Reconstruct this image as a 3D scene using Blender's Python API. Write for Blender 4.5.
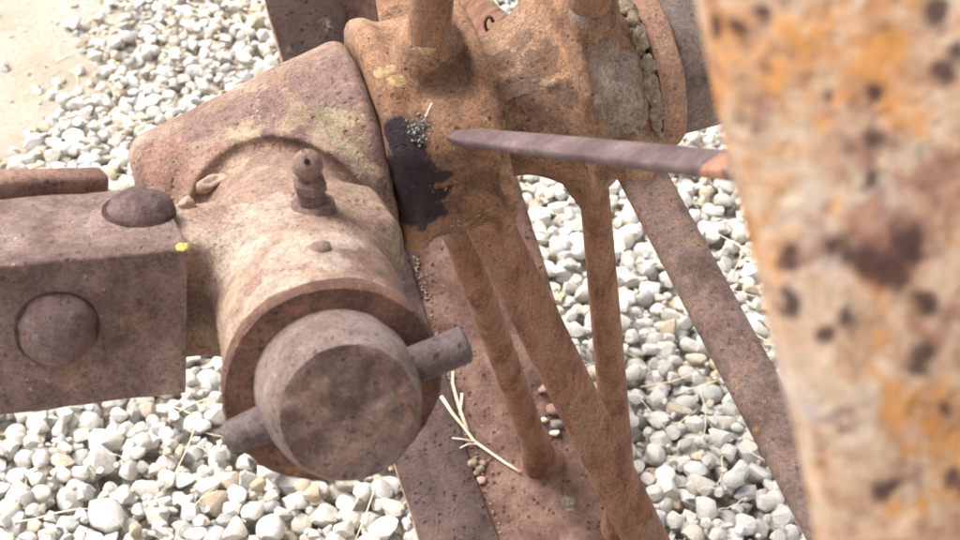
import bpy, bmesh, math, random
import numpy as np
from mathutils import Vector, Matrix
from mathutils.bvhtree import BVHTree

for o in list(bpy.data.objects):
    bpy.data.objects.remove(o)
random.seed(7)
rng = np.random.default_rng(7)
SC = bpy.context.scene
COL = SC.collection

# ------------------------------------------------------------------ camera
FPX = 1656.07            # focal length in pixels of a 960 wide picture
PITCH = 0.62161
CAMZ = 0.75
cd = bpy.data.cameras.new('camera')
cam = bpy.data.objects.new('camera', cd)
COL.objects.link(cam)
cam.location = (0, 0, CAMZ)
cam.rotation_euler = (math.pi / 2 - PITCH, 0, 0)
cd.sensor_width = 36
cd.lens = FPX / 960 * 36
cd.clip_start = 0.01
cd.clip_end = 500
cd.dof.use_dof = True
cd.dof.focus_distance = 0.72
cd.dof.aperture_fstop = 29
SC.camera = cam

# ------------------------------------------------------------------ sky, sun, exposure
SUN_EL, SUN_AZ = math.radians(60), math.radians(286)     # compass direction the light comes from
w = bpy.data.worlds.new('World')
SC.world = w
w.use_nodes = True
nt = w.node_tree
bg = nt.nodes['Background']
sky = nt.nodes.new('ShaderNodeTexSky')
sky.sky_type = 'NISHITA'
sky.sun_disc = False
sky.sun_elevation = SUN_EL
sky.sun_rotation = SUN_AZ
sky.dust_density = 6
hs = nt.nodes.new('ShaderNodeHueSaturation')
hs.inputs['Saturation'].default_value = 0.22
nt.links.new(sky.outputs[0], hs.inputs['Color'])
nt.links.new(hs.outputs[0], bg.inputs['Color'])
bg.inputs['Strength'].default_value = 0.15
sl = bpy.data.lights.new('sun', 'SUN')
so = bpy.data.objects.new('sun', sl)
COL.objects.link(so)
sl.energy = 1.3
sl.angle = math.radians(24)
sl.color = (1, 0.975, 0.94)
sd = Vector((math.sin(SUN_AZ) * math.cos(SUN_EL), math.cos(SUN_AZ) * math.cos(SUN_EL), math.sin(SUN_EL)))
so.rotation_euler = sd.to_track_quat('Z', 'Y').to_euler()
so.location = sd * 10
SC.view_settings.view_transform = 'Standard'
SC.view_settings.look = 'None'
SC.view_settings.exposure = 1.1
SC.view_settings.gamma = 1
SC.render.engine = 'CYCLES'

# ------------------------------------------------------------------ measured frame of the place
CU = np.array([0, math.sin(PITCH), math.cos(PITCH)])
CF = np.array([0, math.cos(PITCH), -math.sin(PITCH)])
CP = np.array([0, 0, CAMZ])
def U(px, py, z):
    "world point seen at a photograph pixel, z metres in front of the lens"
    return CP + z * (np.array([(px - 480) / FPX, 0, 0]) - CU * (py - 270) / FPX + CF)
def proj(p):
    p = np.asarray(p) - CP
    z = p @ CF
    return 480 + FPX * p[..., 0] / z, 270 - FPX * (p @ CU) / z, z
def G(px, py, zz=0.0):
    d = U(px, py, 1) - CP
    return CP + d * ((zz - CAMZ) / d[2])
def unit(v):
    v = np.asarray(v, float)
    return v / np.linalg.norm(v)
# wheel: hub centre, axle direction, horizontal and upward directions in its plane
H = np.array([0.0228, 0.56535, 0.42864])
A = np.array([0.95371699, 0.27208901, 0.12802918])
W = np.array([0.27434678, -0.96163083, 0.0])
V = np.array([-0.12311681, -0.03512439, 0.9917704])
RIM = 0.432
def P(a, r, t):
    t = np.radians(t)
    return H + a * A + r * (np.cos(t) * W + np.sin(t) * V)

# ------------------------------------------------------------------ helpers
def lin(r, g, b, k=1.0):
    f = lambda c: (c / 255 / 12.92 if c / 255 <= 0.04045 else ((c / 255 + 0.055) / 1.055) ** 2.4)
    return (f(r) * k, f(g) * k, f(b) * k, 1)

def hash3(i, j, k, s):
    n = (i * 374761393 + j * 668265263 + k * 2147483647 + s * 974634777) & 0xFFFFFFFF
    n = ((n ^ (n >> 13)) * 1274126177) & 0xFFFFFFFF
    n = ((n ^ (n >> 16)) * 2246822519) & 0xFFFFFFFF
    return ((n ^ (n >> 15)) & 0xFFFFFF) / float(0xFFFFFF) * 2 - 1
def vnoise(p, scale, seed=0):
    q = np.asarray(p) * scale
    i = np.floor(q).astype(np.int64)
    f = q - i
    f = f * f * (3 - 2 * f)
    r = 0
    for dx in (0, 1):
        for dy in (0, 1):
            for dz in (0, 1):
                wt = (f[..., 0] if dx else 1 - f[..., 0]) * (f[..., 1] if dy else 1 - f[..., 1]) * (f[..., 2] if dz else 1 - f[..., 2])
                r = r + wt * hash3(i[..., 0] + dx, i[..., 1] + dy, i[..., 2] + dz, seed)
    return r

def mesh_obj(name, verts, faces, material, parent=None, smooth=True, angle=None):
    verts = np.asarray(verts, float)
    if parent is not None:
        verts = verts - world_loc(parent)
    me = bpy.data.meshes.new(name)
    me.from_pydata([tuple(v) for v in verts], [], [tuple(int(x) for x in f) for f in faces])
    me.materials.append(material)
    if smooth:
        me.polygons.foreach_set('use_smooth', [True] * len(me.polygons))
    if angle:
        bm = bmesh.new(); bm.from_mesh(me)
        for e in bm.edges:
            if len(e.link_faces) == 2 and e.calc_face_angle(0) > math.radians(angle):
                e.smooth = False
        bm.to_mesh(me); bm.free()
    me.update()
    o = bpy.data.objects.new(name, me)
    COL.objects.link(o)
    if parent is not None:
        o.parent = parent
    return o
LOCS = {}
def world_loc(o):
    v = np.zeros(3)
    while o is not None:
        v = v + np.array(o.location)
        o = o.parent
    return v
def thing(name, label, cat, loc, group=None):
    o = bpy.data.objects.new(name, None)
    COL.objects.link(o)
    o.empty_display_size = 0.02
    o.location = tuple(loc)
    o['label'] = label
    o['category'] = cat
    if group:
        o['group'] = group
    return o
def tag(o, label, cat, group=None):
    o['label'] = label
    o['category'] = cat
    if group:
        o['group'] = group
    return o
def verts_of(o):
    v = np.empty(len(o.data.vertices) * 3)
    o.data.vertices.foreach_get('co', v)
    return v.reshape(-1, 3) + world_loc(o)
def bvh_of(o):
    v = verts_of(o)
    return BVHTree.FromPolygons([tuple(x) for x in v], [tuple(p.vertices) for p in o.data.polygons])
def hit(bvh, px, py):
    d = unit(U(px, py, 1) - CP)
    loc, nor, idx, dist = bvh.ray_cast(Vector(CP), Vector(d))
    if loc is None:
        return None, None
    return np.array(loc), np.array(nor)

def surfnet(f, lo, hi, h):
    "mesh of the zero level of a distance field (naive surface nets)"
    lo = np.asarray(lo, float); hi = np.asarray(hi, float)
    n = np.ceil((hi - lo) / h).astype(int) + 1
    ax = [lo[i] + h * np.arange(n[i]) for i in range(3)]
    D = np.empty(n)
    for i, x in enumerate(ax[0]):
        yy, zz = np.meshgrid(ax[1], ax[2], indexing='ij')
        D[i] = f(np.stack([np.full_like(yy, x), yy, zz], -1))
    ins = D < 0
    m = n - 1
    acc = np.zeros((*m, 3)); cnt = np.zeros(m)
    corner = [(i, j, k) for i in (0, 1) for j in (0, 1) for k in (0, 1)]
    sl_ = lambda c: D[c[0]:c[0] + m[0], c[1]:c[1] + m[1], c[2]:c[2] + m[2]]
    for c in corner:
        for axis in range(3):
            if c[axis]:
                continue
            e = list(c); e[axis] = 1
            d0, d1 = sl_(c), sl_(e)
            x = (d0 < 0) != (d1 < 0)
            t = np.where(x, d0 / np.where(x, d0 - d1, 1), 0)
            pos = np.array(c, float) * np.ones((*m, 1))
            pos[..., axis] = t
            acc += np.where(x[..., None], pos, 0)
            cnt += x
    act = cnt > 0
    idx = -np.ones(m, int)
    idx[act] = np.arange(act.sum())
    cells = np.argwhere(act)
    verts = lo + h * (cells + acc[act] / cnt[act][:, None])
    faces = []
    for axis in range(3):
        a, b = (axis + 1) % 3, (axis + 2) % 3
        s0 = [slice(0, n[k]) for k in range(3)]; s1 = list(s0)
        s0[axis] = slice(0, n[axis] - 1); s1[axis] = slice(1, n[axis])
        i0, i1 = ins[tuple(s0)], ins[tuple(s1)]
        ed = np.argwhere(i0 != i1)
        ed = ed[(ed[:, a] > 0) & (ed[:, a] < n[a] - 1) & (ed[:, b] > 0) & (ed[:, b] < n[b] - 1)]
        fl = i0[tuple(ed.T)]
        q = []
        for da, db in ((-1, -1), (0, -1), (0, 0), (-1, 0)):
            e = ed.copy(); e[:, a] += da; e[:, b] += db
            q.append(idx[tuple(e.T)])
        q = np.stack(q, 1)
        q[~fl] = q[~fl][:, ::-1]
        faces.append(q)
    return verts, np.concatenate(faces)

def smin(a, b, k):
    hh = np.clip(0.5 + 0.5 * (b - a) / k, 0, 1)
    return b * (1 - hh) + a * hh - k * hh * (1 - hh)
def smax(a, b, k):
    return -smin(-a, -b, k)
def sd_cyl(p, c, ax, l0, l1, r, rnd=0.002, r1=None):
    "rounded cylinder (or cone) along ax from l0 to l1"
    q = p - c
    t = q @ ax
    rad = np.linalg.norm(q - t[..., None] * ax, axis=-1)
    rr = r if r1 is None else r + (r1 - r) * np.clip((t - l0) / (l1 - l0), 0, 1)
    slope = 1.0 if r1 is None else 1 / math.sqrt(1 + ((r1 - r) / (l1 - l0)) ** 2)
    dx = (rad - rr) * slope + rnd
    dy = np.maximum(l0 - t, t - l1) + rnd
    return np.minimum(np.maximum(dx, dy), 0) + np.hypot(np.maximum(dx, 0), np.maximum(dy, 0)) - rnd
def sd_cap(p, a, b, ra, rb):
    ba = b - a
    t = np.clip(((p - a) @ ba) / (ba @ ba), 0, 1)
    return np.linalg.norm(p - a - t[..., None] * ba, axis=-1) - (ra + (rb - ra) * t)
def sd_box(p, c, ax3, half, rnd):
    q = np.stack([np.abs((p - c) @ ax3[i]) - half[i] + rnd for i in range(3)], -1)
    return np.linalg.norm(np.maximum(q, 0), axis=-1) + np.minimum(q.max(-1), 0) - rnd
def sd_torus(p, c, ax, R, r):
    q = p - c
    t = q @ ax
    rad = np.linalg.norm(q - t[..., None] * ax, axis=-1)
    return np.hypot(rad - R, t) - r

def sweep(pts, wid, thk, face, seg=20, power=2.0, cap=True, rough=0.0, seed=1):
    "bar along pts; wid across, thk along the direction 'face'; power 2 is round, higher is flat-sided"
    pts = np.asarray(pts, float)
    n = len(pts)
    vs, fs = [], []
    ang = np.linspace(0, 2 * math.pi, seg, endpoint=False)
    ca, sa = np.cos(ang), np.sin(ang)
    for i in range(n):
        d = unit(pts[min(i + 1, n - 1)] - pts[max(i - 1, 0)])
        u = np.asarray(face, float); u = unit(u - (u @ d) * d)
        s = np.cross(d, u)
        x = np.sign(ca) * np.abs(ca) ** (2 / power) * wid[i] / 2
        y = np.sign(sa) * np.abs(sa) ** (2 / power) * thk[i] / 2
        vs.append(pts[i] + x[:, None] * s + y[:, None] * u)
    v = np.concatenate(vs)
    if rough:
        ctr = np.repeat(pts, seg, 0)
        dirn = v - ctr
        v = v + dirn / (np.linalg.norm(dirn, axis=1, keepdims=True) + 1e-9) * (rough * vnoise(v, 55, seed))[:, None]
    for i in range(n - 1):
        for j in range(seg):
            k = (j + 1) % seg
            fs.append((i * seg + j, i * seg + k, (i + 1) * seg + k, (i + 1) * seg + j))
    if cap:
        fs.append(tuple(range(seg))[::-1])
        fs.append(tuple(range((n - 1) * seg, n * seg)))
    return v, fs
def line(a, b, n):
    t = np.linspace(0, 1, n)[:, None]
    return np.asarray(a) * (1 - t) + np.asarray(b) * t
def lathe(prof, c, ax, seg=40, rough=0.0, seed=3, wob=0.0):
    "profile [(distance along ax, radius)] turned about ax"
    ax = unit(ax)
    s = unit(np.cross(ax, [0.3, 0.2, 0.9])); u = np.cross(ax, s)
    vs, fs = [], []
    for (l, r) in prof:
        for j in range(seg):
            t = 2 * math.pi * j / seg
            vs.append(c + l * ax + r * (math.cos(t) * s + math.sin(t) * u))
    v = np.array(vs)
    if rough:
        rd = v - c; rd = rd / (np.linalg.norm(rd, axis=1, keepdims=True) + 1e-9)
        v = v + rd * (rough * (vnoise(v, 110, seed) + 0.5 * vnoise(v, 330, seed + 1)))[:, None]
    n = len(prof)
    for i in range(n - 1):
        for j in range(seg):
            k = (j + 1) % seg
            fs.append((i * seg + j, i * seg + k, (i + 1) * seg + k, (i + 1) * seg + j))
    fs.append(tuple(range(seg))[::-1]); fs.append(tuple(range((n - 1) * seg, n * seg)))
    return v, fs
def ico(sub):
    bm = bmesh.new()
    bmesh.ops.create_icosphere(bm, subdivisions=sub, radius=1)
    v = np.array([x.co[:] for x in bm.verts]); f = [[a.index for a in x.verts] for x in bm.faces]
    bm.free()
    return v, np.array(f)
ICO1, ICO2, ICO3 = ico(1), ico(2), ico(3)

# ------------------------------------------------------------------ materials
class N:
    "small node-writing helper"
    def __init__(s, name):
        s.m = bpy.data.materials.new(name); s.m.use_nodes = True
        s.t = s.m.node_tree
        s.b = s.t.nodes['Principled BSDF']
        s.co = s.t.nodes.new('ShaderNodeTexCoord').outputs['Object']
    def link(s, a, b): s.t.links.new(a, b)
    def noise(s, scale, detail=4, rough=0.6, co=None, dist=0.0):
        n = s.t.nodes.new('ShaderNodeTexNoise')
        n.inputs['Scale'].default_value = scale; n.inputs['Detail'].default_value = detail
        n.inputs['Roughness'].default_value = rough; n.inputs['Distortion'].default_value = dist
        s.link(co or s.co, n.inputs['Vector']); return n.outputs['Fac']
    def voro(s, scale, co=None):
        n = s.t.nodes.new('ShaderNodeTexVoronoi'); n.inputs['Scale'].default_value = scale
        s.link(co or s.co, n.inputs['Vector']); return n.outputs['Distance'], n.outputs['Color']
    def ramp(s, fac, stops, interp='LINEAR'):
        n = s.t.nodes.new('ShaderNodeValToRGB'); cr = n.color_ramp; cr.interpolation = interp
        while len(cr.elements) < len(stops): cr.elements.new(0.5)
        for e, (p, c) in zip(cr.elements, stops): e.position = p; e.color = c
        s.link(fac, n.inputs['Fac']); return n.outputs['Color']
    def rng(s, fac, a, b, c=0.0, d=1.0, smooth=True):
        n = s.t.nodes.new('ShaderNodeMapRange')
        if smooth: n.interpolation_type = 'SMOOTHSTEP'
        for k, v in zip(('From Min', 'From Max', 'To Min', 'To Max'), (a, b, c, d)): n.inputs[k].default_value = v
        s.link(fac, n.inputs['Value']); return n.outputs['Result']
    def math(s, op, a, b=None):
        n = s.t.nodes.new('ShaderNodeMath'); n.operation = op
        for i, x in enumerate((a, b)):
            if x is None: continue
            if isinstance(x, (int, float)): n.inputs[i].default_value = x
            else: s.link(x, n.inputs[i])
        return n.outputs[0]
    def mix(s, fac, a, b, mode='MIX'):
        n = s.t.nodes.new('ShaderNodeMix'); n.data_type = 'RGBA'; n.blend_type = mode
        for sock, x in ((n.inputs[0], fac), (n.inputs[6], a), (n.inputs[7], b)):
            if isinstance(x, (int, float)): sock.default_value = x
            elif isinstance(x, tuple): sock.default_value = x
            else: s.link(x, sock)
        return n.outputs[2]
    def vec(s, op, a, b=None, scale=None):
        n = s.t.nodes.new('ShaderNodeVectorMath'); n.operation = op
        for i, x in enumerate((a, b)):
            if x is None: continue
            if isinstance(x, tuple): n.inputs[i].default_value = x
            else: s.link(x, n.inputs[i])
        if scale is not None: n.inputs['Scale'].default_value = scale
        return n.outputs['Value'] if op in ('DISTANCE', 'LENGTH', 'DOT_PRODUCT') else n.outputs['Vector']
    def warp(s, scale, amount):
        n = s.t.nodes.new('ShaderNodeTexNoise'); n.inputs['Scale'].default_value = scale; n.inputs['Detail'].default_value = 3
        s.link(s.co, n.inputs['Vector'])
        c = s.vec('SUBTRACT', n.outputs['Color'], (0.5, 0.5, 0.5))
        return s.vec('ADD', s.co, s.vec('SCALE', c, scale=amount))
    def spots(s, pts, co, edge=(1.35, 0.3)):
        "1 inside any of the listed (point, radius) marks, with a soft ragged edge"
        out = None
        for p, r in pts:
            d = s.vec('DISTANCE', co, tuple(float(x) for x in p))
            v = s.rng(d, r * edge[0], r * edge[1])
            out = v if out is None else s.math('MAXIMUM', out, v)
        return out
    def bump(s, hts, dist, strength=1.0):
        n = s.t.nodes.new('ShaderNodeBump'); n.inputs['Distance'].default_value = dist; n.inputs['Strength'].default_value = strength
        s.link(hts, n.inputs['Height']); s.link(n.outputs[0], s.b.inputs['Normal'])

K = 0.98
def rust(name, tones, patch=38.0, orange=None, orange_amt=0.5, specks=None, pits=0.5, stains=(), rough=0.82, bumpd=0.0008, grain=0.42, origin=(0, 0, 0), metallic=0.0, sat=0.92, blue=0.97, stretch=None, gloss=False):
    m = N(name)
    tones = [(r, g * 0.985, b * blue) for r, g, b in tones]
    if stretch:
        full = m.co
        m.co = m.vec('MULTIPLY', full, stretch)
    wco = m.warp(60, 0.006)
    n1 = m.noise(patch, 7, 0.66, wco)
    k = len(tones)
    col = m.ramp(n1, [(0.34 + 0.32 * i / max(1, k - 1), lin(*c, K)) for i, c in enumerate(tones)])
    n2 = m.noise(patch * 3.1, 8, 0.7, wco)
    if orange:
        col = m.mix(m.rng(n2, 0.62 - 0.2 * orange_amt, 0.80 - 0.2 * orange_amt, 0, 0.85), col, lin(*orange, K))
    o = np.array(origin)
    brk = m.math('ADD', m.math('MULTIPLY', m.noise(85, 10, 0.75), 0.6), m.math('MULTIPLY', m.noise(330, 6, 0.75), 0.4)) if stains else None
    for pts, c, amt in stains:
        fld = m.spots([(np.array(p) - o, r) for p, r in pts], m.warp(60, 0.008))
        msk = m.rng(m.math('ADD', fld, m.math('MULTIPLY', m.math('SUBTRACT', brk, 0.5), 4.0)), 0.30, 0.72)
        msk = m.math('MULTIPLY', msk, m.rng(fld, 0.02, 0.3))
        col = m.mix(m.math('MULTIPLY', msk, amt), col, lin(*c, K))
        last = msk
    n3 = m.noise(620, 6, 0.8)
    n4 = m.noise(150, 9, 0.72, wco)
    if stretch: m.co = full
    n5 = m.noise(1500, 2, 0.6)
    g = m.math('ADD', m.rng(n3, 0.25, 0.75, 1 - grain * 0.8, 1 + grain * 0.8, False), m.rng(n4, 0.3, 0.7, -grain * 0.6, grain * 0.6, False))
    g = m.math('ADD', g, m.rng(n5, 0.25, 0.75, -grain * 0.75, grain * 0.75, False))
    # thin scale: small irregular flakes of slightly different tone
    fd, fc = m.voro(820)
    fs_ = m.t.nodes.new('ShaderNodeSeparateColor'); m.link(fc, fs_.inputs[0])
    g = m.math('ADD', g, m.rng(fs_.outputs[2], 0, 1, -grain * 0.28, grain * 0.28, False))
    gc = m.t.nodes.new('ShaderNodeCombineColor')
    for i in range(3): m.link(g, gc.inputs[i])
    hsn = m.t.nodes.new('ShaderNodeHueSaturation'); hsn.inputs['Saturation'].default_value = sat; hsn.inputs['Value'].default_value = 1.12
    m.link(col, hsn.inputs['Color'])
    col = m.mix(1.0, hsn.outputs[0], gc.outputs[0], 'MULTIPLY')
    hts = m.math('ADD', m.math('ADD', m.math('MULTIPLY', n3, 1.0), m.math('MULTIPLY', n4, 0.45)), m.math('MULTIPLY', n5, 0.4))
    if pits:
        d, c = m.voro(430, m.warp(500, 0.0022))
        sep = m.t.nodes.new('ShaderNodeSeparateColor'); m.link(c, sep.inputs[0])
        pm = m.math('MULTIPLY', m.rng(d, 0.5, 0.1), m.rng(m.math('ADD', m.math('MULTIPLY', sep.outputs[0], 0.8), m.math('MULTIPLY', n2, 0.9)), 1.05, 1.2))
        col = m.mix(m.math('MULTIPLY', pm, pits), col, lin(58, 36, 34, K))
        hts = m.math('SUBTRACT', hts, m.math('MULTIPLY', pm, 1.0))
    if specks:
        d, c = m.voro(620, m.warp(300, 0.003))
        sep = m.t.nodes.new('ShaderNodeSeparateColor'); m.link(c, sep.inputs[0])
        reg = m.rng(m.noise(40, 5, 0.65), 0.42, 0.72, 0.0, 1.0)
        sm = m.math('MULTIPLY', m.rng(d, 0.5, 0.2, 0, 0.8), m.rng(m.math('ADD', m.math('MULTIPLY', sep.outputs[1], 0.7), m.math('MULTIPLY', reg, 0.8)), 1.22 - specks[1] * 0.3, 1.32 - specks[1] * 0.3))
        col = m.mix(sm, col, lin(*specks[0], 0.9))
        hts = m.math('ADD', hts, m.math('MULTIPLY', sm, 0.7))
    m.link(col, m.b.inputs['Base Color'])
    m.b.inputs['Roughness'].default_value = rough
    if gloss: m.link(m.rng(last, 0, 1, rough, 0.38), m.b.inputs['Roughness'])
    m.b.inputs['Specular IOR Level'].default_value = 0.3
    m.b.inputs['Metallic'].default_value = metallic
    m.bump(hts, bumpd, 0.9)
    return m.m

def stone_mat(name, attr):
    m = N(name)
    if attr:
        a = m.t.nodes.new('ShaderNodeAttribute'); a.attribute_name = 'tone'; r = a.outputs['Fac']
    else:
        r = m.t.nodes.new('ShaderNodeObjectInfo').outputs['Random']
    col = m.ramp(r, [(0.0, lin(166, 165, 164)), (0.05, lin(190, 189, 187)), (0.12, lin(206, 199, 188)), (0.3, lin(204, 198, 188)), (0.6, lin(210, 206, 199)),
                     (0.85, lin(215, 212, 206)), (0.93, lin(210, 196, 174)), (1.0, lin(186, 168, 144))])
    n = m.noise(120, 5, 0.65)
    col = m.mix(m.rng(n, 0.46, 0.72, 0, 0.5), col, lin(194, 176, 150))
    n2 = m.noise(650, 4, 0.7)
    col = m.mix(m.rng(n2, 0.5, 0.85, 0, 0.35), col, lin(150, 140, 128))
    m.link(col, m.b.inputs['Base Color'])
    m.b.inputs['Roughness'].default_value = 0.9
    m.b.inputs['Specular IOR Level'].default_value = 0.2
    m.bump(m.math('ADD', n2, m.math('MULTIPLY', n, 2.0)), 0.0012, 0.9)
    return m.m
def plain(name, c, c2=None, scale=200, rough=0.9, bumpd=0.0005):
    m = N(name)
    n = m.noise(scale, 5, 0.7)
    m.link(m.ramp(n, [(0.32, lin(*c)), (0.68, lin(*(c2 or c)))]), m.b.inputs['Base Color'])
    m.b.inputs['Roughness'].default_value = rough
    m.b.inputs['Specular IOR Level'].default_value = 0.2
    m.bump(n, bumpd, 0.8)
    return m.m

MPIN = rust('rusted_pin_steel', [(78, 60, 54), (102, 80, 72), (124, 100, 90), (112, 96, 92)], 30, (150, 104, 78), 0.35, None, 0.5, bumpd=0.0008)
MSHAFT = rust('weathered_pin_side', [(98, 80, 74), (122, 104, 98), (140, 124, 120)], 45, (160, 122, 98), 0.25, None, 0.35)
MWASH = rust('brown_washer_rust', [(78, 54, 46), (104, 74, 60), (126, 92, 74)], 40, (150, 100, 70), 0.35, None, 0.5)
MBEAM = rust('beam_rust', [(90, 70, 64), (114, 92, 85), (136, 114, 107), (154, 136, 128)], 18, (148, 108, 86), 0.28, ((205, 190, 175), 0.25), 0.22, blue=0.98)
MRIVET = rust('rivet_rust', [(76, 60, 57), (102, 82, 78), (124, 104, 100)], 40, (128, 86, 70), 0.35, ((196, 180, 160), 0.2), 0.3, blue=0.99)
MROD = rust('red_rod_rust', [(120, 90, 78), (144, 110, 96), (160, 128, 114)], 40, (160, 108, 84), 0.3)
MSPK = rust('orange_spoke_rust', [(106, 76, 60), (134, 98, 78), (154, 118, 96), (146, 120, 104)], 26, (172, 120, 78), 0.40, ((210, 186, 160), 0.25), 0.4, sat=0.99, stretch=(3.0, 3.0, 0.8))
MSPKD = rust('purple_spoke_rust', [(98, 78, 70), (116, 94, 86), (132, 110, 102), (146, 116, 94)], 26, (172, 124, 88), 0.42, ((196, 176, 156), 0.2), 0.3, stretch=(2.4, 2.4, 0.8))
MBLADE = rust('grey_purple_blade_rust', [(82, 66, 66), (100, 83, 83), (118, 100, 100)], 40, (140, 100, 82), 0.15, ((190, 176, 166), 0.15), 0.3, bumpd=0.0004, grain=0.34, stains=[([(P(-0.046 + 0.046 * k, 0.03 + 0.396 * k, 24 + 3 * k), 0.011) for k in (0.61, 0.65, 0.69)], (176, 122, 92), 0.8)], origin=P(0.0, RIM, -90))
MCLOD = plain('dry_mud', (116, 98, 80), (172, 154, 132), 420, bumpd=0.0012)
MLICH = plain('blue_grey_lichen', (84, 88, 84), (158, 160, 150), 900)
MYEL = plain('yellow_lichen', (186, 160, 70), (216, 196, 120), 900)
MSTRAW = plain('dry_straw', (214, 198, 164), (236, 226, 200), 120)
MSTONE = stone_mat('pale_limestone_gravel', False)
MSTONE_S = stone_mat('pale_limestone_gravel_field', True)

def ground_mat():
    m = N('pale_sandy_dirt')
    n = m.noise(9, 6, 0.65)
    col = m.ramp(n, [(0.3, lin(188, 172, 150)), (0.5, lin(206, 193, 174)), (0.7, lin(216, 207, 193))])
    n2 = m.noise(140, 6, 0.75)
    col = m.mix(m.rng(n2, 0.52, 0.72, 0, 0.65), col, lin(150, 130, 104))
    n3 = m.noise(600, 4, 0.7)
    col = m.mix(m.rng(n3, 0.5, 0.8, 0, 0.3), col, lin(120, 104, 84))
    d, c = m.voro(28)
    far = m.vec('LENGTH', m.vec('SUBTRACT', m.co, (0.0, 1.0, 0.0)))
    # beyond the built gravel the single stones are too far away to tell apart: colour cells take over
    sep = m.t.nodes.new('ShaderNodeSeparateColor'); m.link(c, sep.inputs[0])
    cell = m.ramp(sep.outputs[0], [(0, lin(190, 184, 174)), (0.5, lin(222, 216, 206)), (1, lin(232, 228, 220))])
    cell = m.mix(m.rng(d, 0.45, 0.75), cell, lin(130, 116, 98))
    col = m.mix(m.rng(far, 1.9, 2.3), col, cell)
    m.link(col, m.b.inputs['Base Color'])
    m.b.inputs['Roughness'].default_value = 0.95
    m.b.inputs['Specular IOR Level'].default_value = 0.15
    m.bump(m.math('ADD', n2, m.math('MULTIPLY', n3, 0.4)), 0.006, 1.0)
    return m.m

# ------------------------------------------------------------------ ground
GZ = -0.008        # dirt level under the gravel
def gz(x, y):
    p = np.stack([x, y, np.zeros_like(x)], -1)
    return GZ + 0.006 * vnoise(p, 5, 11) + 0.003 * vnoise(p, 19, 12) + 0.0012 * vnoise(p, 70, 13)
def dirt_amount(x, y):
    "1 on the bare trodden dirt in the far left corner, 0 on full gravel"
    px, py, _ = proj(np.stack([x, y, np.zeros_like(x)], -1))
    p = np.stack([x, y, np.zeros_like(x)], -1)
    s = (205 - px - 0.95 * (py - 25)) / 140 + 0.55 * vnoise(p, 9, 21) + 0.3 * vnoise(p, 28, 22)
    s = np.where(py > 175, -1, s)
    s2 = 0.75 - np.hypot((px - 790) / 60, (py - 480) / 50) + 0.35 * vnoise(p, 20, 23)
    return np.clip(np.maximum(s, s2), 0, 1)
def build_ground():
    x0, x1, y0, y1, st = -1.3, 1.3, 0.1, 2.3, 0.012
    xs = np.arange(x0, x1 + st / 2, st); ys = np.arange(y0, y1 + st / 2, st)
    X, Y = np.meshgrid(xs, ys, indexing='ij')
    fall = np.clip(np.minimum(np.minimum(X - x0, x1 - X), np.minimum(Y - y0, y1 - Y)) / 0.1, 0, 1)
    Z = gz(X, Y) + 0.0045 + 0.009 * dirt_amount(X, Y)
    Z = Z * fall + GZ * (1 - fall)
    nx, ny = X.shape
    v = [tuple(t) for t in np.stack([X, Y, Z], -1).reshape(-1, 3)]
    f = [(i * ny + j, (i + 1) * ny + j, (i + 1) * ny + j + 1, i * ny + j + 1) for i in range(nx - 1) for j in range(ny - 1)]
    # outer skirt of the same sheet, to the horizon
    B = 200
    base = len(v)
    c = [0, (nx - 1) * ny, (nx - 1) * ny + ny - 1, ny - 1]
    v += [(-B, -B, GZ), (B, -B, GZ), (B, B, GZ), (-B, B, GZ)]
    f.append([base, base + 1] + [i * ny for i in range(nx - 1, -1, -1)])
    f.append([base + 1, base + 2] + [(nx - 1) * ny + j for j in range(ny - 1, -1, -1)])
    f.append([base + 2, base + 3] + [i * ny + ny - 1 for i in range(nx)])
    f.append([base + 3, base] + [j for j in range(ny)])
    o = mesh_obj('ground', v, f, ground_mat())
    o['kind'] = 'structure'
    return o
ground = build_ground()

# ------------------------------------------------------------------ the wheel
wheel = thing('iron_cartwheel', 'large rusty spoked iron wheel standing upright on the gravel, hub joined to the axle', 'wheel', P(0.0, RIM, -90))
worg = world_loc(wheel)

def axial(p):
    q = p - H
    t = q @ A
    rv = q - t[..., None] * A
    return t, np.linalg.norm(rv, axis=-1), np.degrees(np.arctan2(rv @ V, rv @ W))

# (hub offset, hub angle, rim offset, rim angle, kind, wide root/tip, thick root/tip, material)
SPOKES = [
    ('blade', -0.046, 24, 0.000, 27, 0.0088, 0.0094, 0.0036, 0.0040),
    ('round', -0.046, 62, 0.010, 74, 0.0155, 0.0160, 0.0150, 0.0155),
    ('round', -0.044, -98, 0.022, -116.5, 0.0125, 0.0170, 0.0120, 0.0160),
    ('flat', -0.033, -86, 0.068, -100, 0.0190, 0.0255, 0.0105, 0.0110),
    ('round', 0.016, 62, 0.045, 68, 0.0155, 0.0160, 0.0150, 0.0155),
    ('round', 0.018, -84, 0.056, -109, 0.0120, 0.0185, 0.0118, 0.0170),
    ('flat', 0.025, -26, 0.045, -20, 0.0178, 0.0178, 0.0115, 0.0115),
    ('flat', 0.010, -168, 0.040, -160, 0.0180, 0.0200, 0.0070, 0.0070),
    ('flat', -0.044, 150, 0.015, 155, 0.0180, 0.0200, 0.0080, 0.0080),
    ('flat', 0.018, 112, 0.050, 112, 0.0160, 0.0200, 0.0070, 0.0070),
]
def spoke_line(s):
    return P(s[1], 0.030, s[2]), P(s[3], RIM - 0.006, s[4])

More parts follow.
